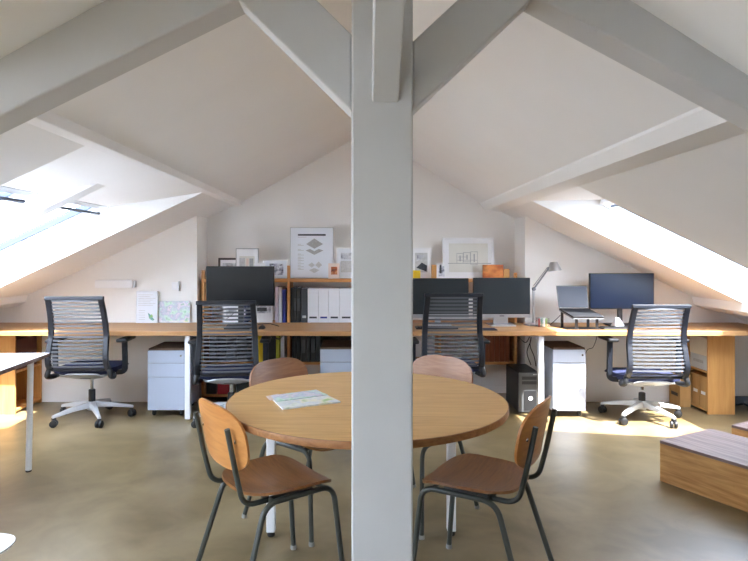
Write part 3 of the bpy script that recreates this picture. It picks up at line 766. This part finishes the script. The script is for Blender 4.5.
# ------------------------------------------------------------------ monitors
def monitor(label, px0, px1, py0, py1, d, chin=0.0, mat='screen', standw=.05, basew=.22, tilt=0.0, chinmat='alu', bezel='bezel', arm=False):
    x0, x1 = wx(px0, d), wx(px1, d); zt_, zb_ = wz(py0, d), wz(py1, d)
    t = thing('monitor', label, 'monitor', ((x0 + x1) / 2, d, DZ))
    w = x1 - x0; z0 = zb_ - DZ; z1 = zt_ - DZ
    MB().b2((-w / 2, .004, z0 - chin), (w / 2, .035, z1), .003).build('housing', bezel, t)
    MB().b2((-w / 2 + .006, .0, z0 + .008), (w / 2 - .006, .0045, z1 - .006)).build('screen', mat, t)
    if chin: MB().b2((-w / 2, -.001, z0 - chin), (w / 2, .0045, z0)).build('chin', chinmat, t); 
    if chin: MB().b2((-.02, -.002, z0 - chin * .6), (.02, -.0011, z0 - chin * .4)).build('logo', 'bezel', t)
    MB().b2((-standw / 2, .036, .012), (standw / 2, .06, z0 + .12)).build('stand_neck', 'alu' if chin else 'black', t, bevel=.004)
    MB().b2((-basew / 2, -.06, 0), (basew / 2, .14, .012)).build('stand_base', 'alu' if chin else 'black', t, bevel=.004)
    return t
monitor('wide all-black monitor in front of the framed pictures beside the white binders', 206, 274, 266.3, 306, 5.24, 0, 'screen')
monitor('monitor with silver chin, half hidden behind the post', 408, 468.8, 278.3, 314.3, 5.26, .034, 'screen2')
monitor('monitor with silver chin beside the desk lamp', 473.4, 530.3, 277.8, 314.2, 5.24, .030, 'screen2', standw=.13)
monitor('bluish wide monitor beside the laptop', 590, 654.3, 273.3, 309, 5.22, 0, 'screenb', standw=.04)

def keyboard(label, x0, x1, y0, y1, mat='black', z=DZ):
    t = thing('keyboard', label, 'keyboard', ((x0 + x1) / 2, y0, z))
    w = x1 - x0; dp = y1 - y0
    MB().b2((-w / 2, 0, 0), (w / 2, dp, .014), .003).build('case', mat, t)
    kb = MB()
    for j in range(5):
        for i in range(14):
            kx = -w / 2 + .012 + (w - .024) * (i + .5) / 14; ky = .01 + (dp - .02) * (j + .5) / 5
            kb.box((kx, ky, .0165), ((w - .024) / 14 * .8, (dp - .02) / 5 * .8, .005))
    kb.build('keys', 'bezel', t)
    return t
keyboard('dark keyboard below the wide black monitor behind the chair', wx(224, 5.0), wx(250, 5.0), 4.98, 5.10)
keyboard('black keyboard below the bluish monitor', wx(603, 4.98), wx(633, 4.98), 4.96, 5.09)
keyboard('dark keyboard below the double monitors behind the chair', wx(416, 5.0), wx(458, 5.0), 4.98, 5.10)
mp = thing('graphics_tablet', 'small dark tablet pad on the desk below the monitor beside the lamp', 'tablet', (wx(489, 4.95), 4.95, DZ))
MB().b2((-.062, -.05, 0), (.062, .06, .009), .003).build('case', 'black', mp); MB().b2((-.054, -.042, .009), (.054, .052, .0105)).build('pad', 'navy', mp)
ms = thing('computer_mouse', 'black mouse on the desk beside the wide monitor', 'mouse', (wx(262, 5.02), 5.02, DZ))
MB().sheet(lambda u, v: (squ(u, v, 2.4)[0] * .03, squ(u, v, 2.4)[1] * .052, .032 * math.sqrt(max(0.02, 1 - .95 * (squ(u, v, 2.4)[0] ** 2 + squ(u, v, 2.4)[1] ** 2)))), 12, 12, .004).build('shell', 'black', ms, smooth=True)
MB().box((0, .03, .031), (.006, .014, .006)).build('wheel', 'grey', ms)

# ------------------------------------------------------------------ laptop on its stand
ld = 5.12
lt = thing('laptop', 'open laptop raised on a small stand beside the bluish monitor', 'laptop', (wx(575, ld), ld, DZ))
X = lambda px, dd=ld: wx(px, dd) - wx(575, ld)
Zl = lambda py, dd=ld: wz(py, dd) - DZ
lid = [(X(559.6), .02, Zl(308)), (X(589.6), .02, Zl(308)), (X(587.0, ld + .09), .09, Zl(286, ld + .09)), (X(556.3, ld + .09), .09, Zl(286, ld + .09))]
MB().prism(lid, (0, .008, .003)).build('lid', 'bezel', lt, bevel=.001)
def ins(k, off):
    c = sum((Vector(p) for p in lid), Vector()) / 4
    return [c + (Vector(p) - c) * k + Vector((0, off, off * -.3)) for p in lid]
MB().prism(ins(.93, -.001), (0, .0009, .0003)).build('screen', 'screenl', lt)
zk = Zl(308) - .004
MB().prism([(X(559.6), .018, zk), (X(589.6), .018, zk), (X(589.6) + .05, -.19, zk - .05), (X(559.6) + .05, -.19, zk - .05)], (0, .003, -.013)).build('keyboard_deck', 'black', lt, bevel=.002)
lsb = thing('laptop_stand', 'black stand that carries the laptop', 'stand', (wx(575, ld), ld, DZ))
MB().prism([(X(559.6), .02, zk - .016), (X(589.6), .02, zk - .016), (X(589.6) + .05, -.185, zk - .067), (X(559.6) + .05, -.185, zk - .067)], (0, 0, -.006)).build('tray', 'grey', lsb)
for pxl in (562, 588):
    MB().tube([(X(pxl), .0, 0.004), (X(pxl), .0, zk - .026)], 0, sq=(.022, .01)).build('leg', 'black', lsb)
for pxl in (566, 586):
    MB().tube([(X(pxl) + .035, -.15, 0.004), (X(pxl) + .035, -.15, zk - .066)], 0, sq=(.022, .01)).build('leg', 'black', lsb)
MB().b2((X(560), -.17, 0), (X(589) + .05, .02, .004)).build('foot_plate', 'black', lsb)

# tent card in front of the monitor stand
tc_ = thing('tent_card', 'pale blue folded card on the desk below the bluish monitor', 'card', (wx(620.5, 5.05), 5.05, DZ))
MB().prism([(-.047, 0, 0), (.047, 0, 0), (.012, .05, .088), (-.022, .05, .088)], (0, .002, 0)).build('front_leaf', 'paperb', tc_)
MB().prism([(-.047, .10, 0), (.047, .10, 0), (.012, .052, .088), (-.022, .052, .088)], (0, .002, 0)).build('back_leaf', 'paperb', tc_)

# ------------------------------------------------------------------ desk lamp
lx, ly = wx(533.6, 5.3), 5.3
la = thing('desk_lamp', 'grey jointed desk lamp beside the laptop', 'lamp', (lx, ly, DZ))
MB().lathe([(0, 0), (.085, 0), (.09, .006), (.088, .014), (.02, .018), (.012, .03), (0, .03)], n=32).build('base', 'alu', la, smooth=True)
zj = wz(289, 5.3) - DZ
MB().tube([(-.004, 0, .028), (-.003, 0, zj)], .0065, 10).tube([(.010, 0, .04), (.010, 0, zj - .02)], .003, 8).build('lower_arm', 'alu', la, smooth=True)
MB().lathe([(0, -.012), (.016, -.012), (.016, .012), (0, .012)], (0.002, 0, zj), 14, Euler((PI / 2, 0, 0))).build('elbow_joint', 'grey', la)
ex, ez = wx(548.5, 5.3) - lx, wz(268.5, 5.3) - DZ
MB().tube([(.002, 0, zj), (ex, 0, ez)], .0075, 10).tube([(.0, 0, zj + .03), (ex - .012, 0, ez + .006)], .003, 8).build('upper_arm', 'grey', la, smooth=True)
MB().lathe([(0, -.014), (.014, -.014), (.014, .014), (0, .014)], (ex, 0, ez), 14, Euler((PI / 2, 0, 0))).build('head_joint', 'grey', la)
MB().lathe([(.0, .062), (.03, .06), (.036, .052), (.064, -.02), (.060, -.02), (.03, .046), (0, .05)], (ex + .052, 0, ez + .0), 28, Euler((0, R(-6), 0))).build('lamp_shade', 'alu', la, smooth=True)
MB().tube([(ex, 0, ez), (ex + .035, 0, ez + .05)], .008, 8).build('shade_arm', 'grey', la)

# clear organiser with pens
og = thing('desk_organiser', 'clear acrylic box with small coloured items at the lamp foot', 'organiser', (wx(544, 5.12), 5.12, DZ))
ob = MB()
for lo, hi in (((-.052, 0, 0), (.052, .08, .003)), ((-.052, 0, .003), (-.049, .08, .08)), ((.049, 0, .003), (.052, .08, .08)), ((-.049, 0, .003), (.049, .003, .08)), ((-.049, .077, .003), (.049, .08, .08))): ob.b2(lo, hi)
ob.build('box', 'acrylic', og)
for i, (xx, m_) in enumerate(((-.03, 'red'), (-.008, 'teal'), (.012, 'paper'), (.032, 'green'))):
    tag(MB().lathe([(0, 0), (.009, 0), (.009, .066), (.006, .072), (0, .072)], (wx(544, 5.12) + xx, 5.16, DZ + .0032), 12).build('marker', m_, smooth=True), ['red', 'teal', 'white', 'green'][i] + ' marker standing in the clear acrylic box', 'marker')

# ------------------------------------------------------------------ wall fittings and leaning prints
wl = thing('wall_uplight', 'long white box lamp on the wall above the leaning notice', 'wall lamp', (wx(117, 5.49), 5.499, wz(284, 5.49)))
MB().b2((-.18, -.07, -.035), (.165, 0, .038), .004).build('housing', 'white', wl)
MB().b2((.166, -.05, -.03), (.178, 0, .03)).build('end_bracket', 'alu', wl)
MB().b2((-.17, -.06, .0385), (.155, -.01, .041)).build('diffuser', 'paper', wl)
sw = thing('wall_switch', 'small white switch with upright bar on the jutting wall', 'switch', (wx(175.5, 5.49), 5.4995, wz(286, 5.49)))
MB().b2((-.035, -.012, -.035), (.025, 0, .035), .003).build('plate', 'white', sw)
MB().b2((.028, -.03, -.045), (.038, 0, .045), .002).build('bar', 'alu', sw)
MB().b2((-.02, -.016, -.02), (.012, -.0125, .02)).build('rocker', 'paper', sw)
picture('leaning_notice', 'white printed notice with a green patch leaning on the wall at the desk', 135.8, 157.2, 291.3, DZ, 5.45, .003, 'wframe',
    [(.1, .93 - .055 * i, .9 - .12 * (i % 3), .945 - .055 * i, 'mat_lgrey') for i in range(1, 8)] + [(.12, .1 + .07 * i, .42, .115 + .07 * i, 'mat_lgrey') for i in range(5)] +
    [((.55, .32), (.68, .26), (.86, .1), (.78, .07), (.62, .14), 'teal'), ((.6, .15), (.8, .2), (.74, .28), 'green')], inner='paperb', cat='notice', lean=1.5, dep=.03)
mpn = picture('leaning_map', 'green and grey city map print leaning on the wall beside the notice', 158, 189.8, 301.3, DZ, 5.47, .002, 'mapa', [(.02, .02, .98, .1, 'mapb')], inner='mapa', cat='map', lean=1.5, dep=.008)

# ------------------------------------------------------------------ desk-end units
def endunit(label, x0, x1, y0, y1, open_dir, inner):
    t = thing('end_unit', label, 'cabinet', ((x0 + x1) / 2, y0, 0)); w = x1 - x0; dp = y1 - y0; h = DZ - .038; th = .018
    MB().b2((-w / 2, 0, 0), (w / 2, th, h)).build('end_panel', 'ply', t, bevel=.001)
    MB().b2((-w / 2, dp - th, 0), (w / 2, dp, h)).build('end_panel', 'ply', t, bevel=.001)
    bxx = (w / 2 - th, w / 2) if open_dir < 0 else (-w / 2, -w / 2 + th)
    MB().b2((bxx[0], th, 0), (bxx[1], dp - th, h)).build('back_panel', inner, t)
    sx = (-w / 2, w / 2 - th) if open_dir < 0 else (-w / 2 + th, w / 2)
    for z in (0.02, .35, h - th): MB().b2((sx[0], th, z), (sx[1], dp - th, z + th)).build('shelf_board', 'ply', t, bevel=.001)
    return t
rx0, rx1, ry0, ry1 = wx(708, 5.06), wx(735, 5.06), 5.06, 5.49
endunit('plywood unit holding up the desk beside the sunlit chair', rx0, rx1, ry0, ry1, -1, 'ply')
lx1 = -2.96; lx0 = lx1 - .30
endunit('plywood unit holding up the desk end behind the white side table', lx0, lx1, 5.06, 5.49, 1, 'maroon')
# contents of the sunlit unit
bxw = rx1 - rx0 - .03
def filebox(name, label, cat, lo, hi, mat, lab=None, labm='paper', group=None, round_hole=False):
    t = thing(name, label, cat, ((lo[0] + hi[0]) / 2, (lo[1] + hi[1]) / 2, lo[2]), 0, group)
    c = Vector(((lo[0] + hi[0]) / 2, (lo[1] + hi[1]) / 2, lo[2]))
    MB().b2(Vector(lo) - c, Vector(hi) - c, .002).build('body', mat, t)
    a = Vector(lo) - c; b = Vector(hi) - c
    if lab: MB().b2((a.x - .0015, a.y + (b.y - a.y) * .2, b.z * lab[0]), (a.x - .0002, b.y - (b.y - a.y) * .2, b.z * lab[1])).build('label_strip', labm, t)
    return t
zsh = .3685
filebox('beige_box', 'beige storage box on top of the grey box in the plywood unit', 'box', (rx0 + .004, ry0 + .03, zsh + .125), (rx0 + bxw - .01, ry0 + .29, zsh + .28), 'beige')
bgx = filebox('grey_box', 'grey storage box below the beige box in the plywood unit', 'box', (rx0 + .004, ry0 + .025, zsh), (rx0 + bxw - .01, ry0 + .28, zsh + .124), 'greybox', (.45, .65), 'mat_grey')
for i in range(3):
    ya = ry0 + .022 + i * .118
    filebox('kraft_magazine_file', 'kraft magazine file on the lower shelf of the unit, ' + ['nearest the end panel', 'in the middle of three', 'nearest the wall'][i], 'file', (rx0 + .003, ya, .0385), (rx0 + bxw - .02, ya + .105, .0385 + .275), 'kraft', (.42, .52), 'paper', 'kraft files in the plywood unit')
filebox('kraft_box_file', 'narrow kraft box file standing on the floor between chair and plywood unit', 'file', (rx0 - .11, 5.30, 0), (rx0 - .012, 5.485, .30), 'kraft', (.3, .4), 'bframe')
filebox('maroon_box', 'maroon box inside the plywood unit behind the white side table', 'box', (lx0 + .03, 5.10, zsh), (lx1 - .02, 5.44, zsh + .26), 'maroon')
bag = MB().sheet(lambda u, v: (squ(u, v, 3)[0] * .13, squ(u, v, 3)[1] * .12, .085 * math.sqrt(max(.0, 1 - .9 * max(abs(squ(u, v, 3)[0]), abs(squ(u, v, 3)[1])) ** 3)) + .0), 14, 14, .02)
bo_ = bag.build('floor_bag', 'darkbag', smooth=True); bo_.location = (wx(748, 5.25), 5.25, .02)
tag(bo_, 'low dark bag on the floor beside the plywood unit', 'bag')

# ------------------------------------------------------------------ white side table
st_ = thing('side_table', 'white topped table with ply edge and slim grey leg', 'table', (-2.6, 3.05, 0), R(4))
MB().b2((-.65, -.70, .715), (.655, .70, .738)).build('tabletop', 'tabletop', st_, bevel=.002)
MB().b2((-.652, -.702, .7138), (.657, .702, .7345)).build('ply_edge', 'plytop', st_)
for sx in (-1, 1):
    for sy in (-1, 1):
        lg = MB().tube([(sx * .555, sy * .635, .012), (sx * .575, sy * .62, .7138)], .018, 14).build('leg', 'whiteleg', st_, smooth=True)
        MB().lathe([(.016, 0), (.018, .004), (.016, .014)], (sx * .555, sy * .635, 0), 12).build('leg_foot', 'foot', lg)
for sy in (-1, 1): MB().b2((-.56, sy * .62 - .012, .68), (.56, sy * .62 + .012, .7135)).build('apron_rail', 'whiteleg', st_)

# ------------------------------------------------------------------ white shell chair at the frame's edge
sc_ = thing('shell_chair', 'white moulded chair with wooden legs at the lower corner', 'chair', (-1.362, 1.83, 0), R(0))
def shl(u, v):
    a, b = squ(u, v, 3.4)
    y = b * .22
    lip = min(1.0, max(0.0, .6 - b))
    z = .412 - (.02 * (1 - a * a) - .025 * abs(a) ** 3) * lip
    if b < -.35:
        q = (-b - .35) / .65
        z += .36 * q ** 1.5; y = -.35 * .22 - .16 * q ** .8
    if b > .7: z -= .012 * (b - .7) / .3
    return (a * (.225 - .02 * max(0, -b)), y, z)
MB().sheet(shl, 22, 26, .007).build('shell', 'shell', sc_, smooth=True)
for sx in (-1, 1):
    for sy in (-1, 1):
        MB().tube([(sx * .21, sy * .20, 0), (sx * .12, sy * .10, .385)], [.011, .016], 12).build('leg', 'kraft', sc_, smooth=True)
MB().tube([(-.12, .1, .365), (.12, -.1, .365)], .008).tube([(.12, .1, .365), (-.12, -.1, .365)], .008).build('cross_brace', 'tube', sc_)

# ------------------------------------------------------------------ plywood boxes
ab = R(-61.4)
def plybox(label, A, ln, wd, h):
    t = thing('plywood_box', label, 'box', (A[0], A[1], 0), ab, 'low plywood boxes')
    th = .018
    MB().b2((0, 0, 0), (ln, th, h - th)).build('side_panel', 'plyx', t, bevel=.001)
    MB().b2((0, wd - th, 0), (ln, wd, h - th)).build('side_panel', 'plyx', t, bevel=.001)
    MB().b2((0, th, 0), (th, wd - th, h - th)).build('end_panel', 'plyx', t, bevel=.001)
    MB().b2((ln - th, th, 0), (ln, wd - th, h - th)).build('end_panel', 'plyx', t, bevel=.001)
    MB().b2((0, 0, h - th + .0002), (ln, wd, h)).build('lid', 'plytop', t, bevel=.001)
plybox('low plywood box lying nearest the viewer', (1.815, 3.57), 1.0, .515, .245)
plybox('low plywood box half out of frame behind the nearer one', (2.475, 3.93), .8, .45, .235)

# ------------------------------------------------------------------ cables
def cable(label, pts, r=.004):
    tag(MB().tube(smoothpath(pts, 8), r, 8).build('power_cable', 'cable', smooth=True), label, 'cable')
zu = DZ - .0385
cable('black cable looping below the desk nearest the brown albums', [(wx(518, 5.45), 5.45, zu), (wx(519, 5.45), 5.46, .62), (wx(526, 5.45), 5.46, .56), (wx(531, 5.45), 5.46, .64), (wx(531.5, 5.45), 5.46, zu)])
cable('black cable hanging straight from desk to computer tower', [(wx(529, 5.40), 5.40, zu), (wx(531, 5.40), 5.40, .60), (wx(527, 5.40), 5.40, .48), (wx(531, 5.40), 5.40, .362)])
cable('black cable hanging beside the white desk leg down to the tower', [(wx(534, 5.36), 5.36, zu), (wx(530, 5.36), 5.36, .56), (wx(534, 5.36), 5.36, .45), (wx(536, 5.36), 5.36, .359)])
cable('thin black cable hanging beside the sunlit pedestal', [(wx(598.5, 5.42), 5.42, zu), (wx(597, 5.42), 5.42, .62), (wx(593, 5.43), 5.43, .52), (wx(586, 5.45), 5.45, .47), (wx(580, 5.47), 5.47, .20), (wx(578, 5.47), 5.47, .005)], .003)
cable('black cable lying on the desk beside the wide monitor', [(wx(258, 5.30), 5.30, DZ + .004), (wx(262, 5.2), 5.2, DZ + .02), (wx(270, 5.22), 5.22, DZ + .02), (wx(279, 5.18), 5.18, DZ + .004)])
cable('black cable rising from the desk to the laptop', [(wx(548, 5.2), 5.20, DZ + .004), (wx(551, 5.2), 5.2, DZ + .02), (wx(556, 5.2), 5.2, DZ + .06), (wx(559, 5.2), 5.17, DZ + .10)], .003)
cable('black cable tangle below the desk by the yellow folder', [(wx(270, 5.4), 5.40, zu), (wx(272, 5.4), 5.4, .64), (wx(279, 5.4), 5.4, .60), (wx(284, 5.4), 5.4, .66), (wx(284, 5.4), 5.4, zu)], .006)

# ------------------------------------------------------------------ light
SUN = Vector((.39, -.46, 1.0)).normalized()
sl_ = bpy.data.lights.new('sun', 'SUN'); sl_.energy = 25.0; sl_.angle = R(0.53); sl_.color = (1.0, .985, .96)
so = bpy.data.objects.new('sun', sl_); COL.objects.link(so)
so.rotation_euler = SUN.to_track_quat('Z', 'Y').to_euler(); so.location = (4, -4, 8)
w_ = bpy.data.worlds.new('sky'); scene.world = w_; w_.use_nodes = True
N = w_.node_tree.nodes; L = w_.node_tree.links
bg = N['Background']
sk = N.new('ShaderNodeTexSky'); sk.sky_type = 'NISHITA'; sk.sun_disc = False
sk.sun_elevation = math.asin(SUN.z); sk.sun_rotation = math.atan2(SUN.x, SUN.y); sk.air_density = 1.0; sk.dust_density = 3.0
mixw = N.new('ShaderNodeMixRGB'); mixw.inputs['Fac'].default_value = .55; mixw.inputs['Color2'].default_value = (7.9, 9.25, 11.0, 1)
L.new(sk.outputs['Color'], mixw.inputs['Color1']); L.new(mixw.outputs['Color'], bg.inputs['Color'])
bg.inputs['Strength'].default_value = 1.6

# ------------------------------------------------------------------ camera
cam = bpy.data.cameras.new('camera'); co = bpy.data.objects.new('camera', cam); COL.objects.link(co)
co.location = (0, 0, EYE); co.rotation_euler = (PI / 2, 0, 0)
cam.sensor_fit = 'HORIZONTAL'; cam.sensor_width = 36; cam.lens = 36 * F / 748
cam.shift_x = (374 - VX) / 748; cam.shift_y = (HY - 280.5) / 748
cam.clip_start = .05; cam.clip_end = 200
scene.camera = co
vs = scene.view_settings
vs.view_transform = 'Standard'; vs.look = 'None'; vs.gamma = 1.0; vs.use_curve_mapping = False; vs.exposure = 0.8
scene.cycles.max_bounces = 12; scene.cycles.diffuse_bounces = 8; scene.cycles.sample_clamp_indirect = 10
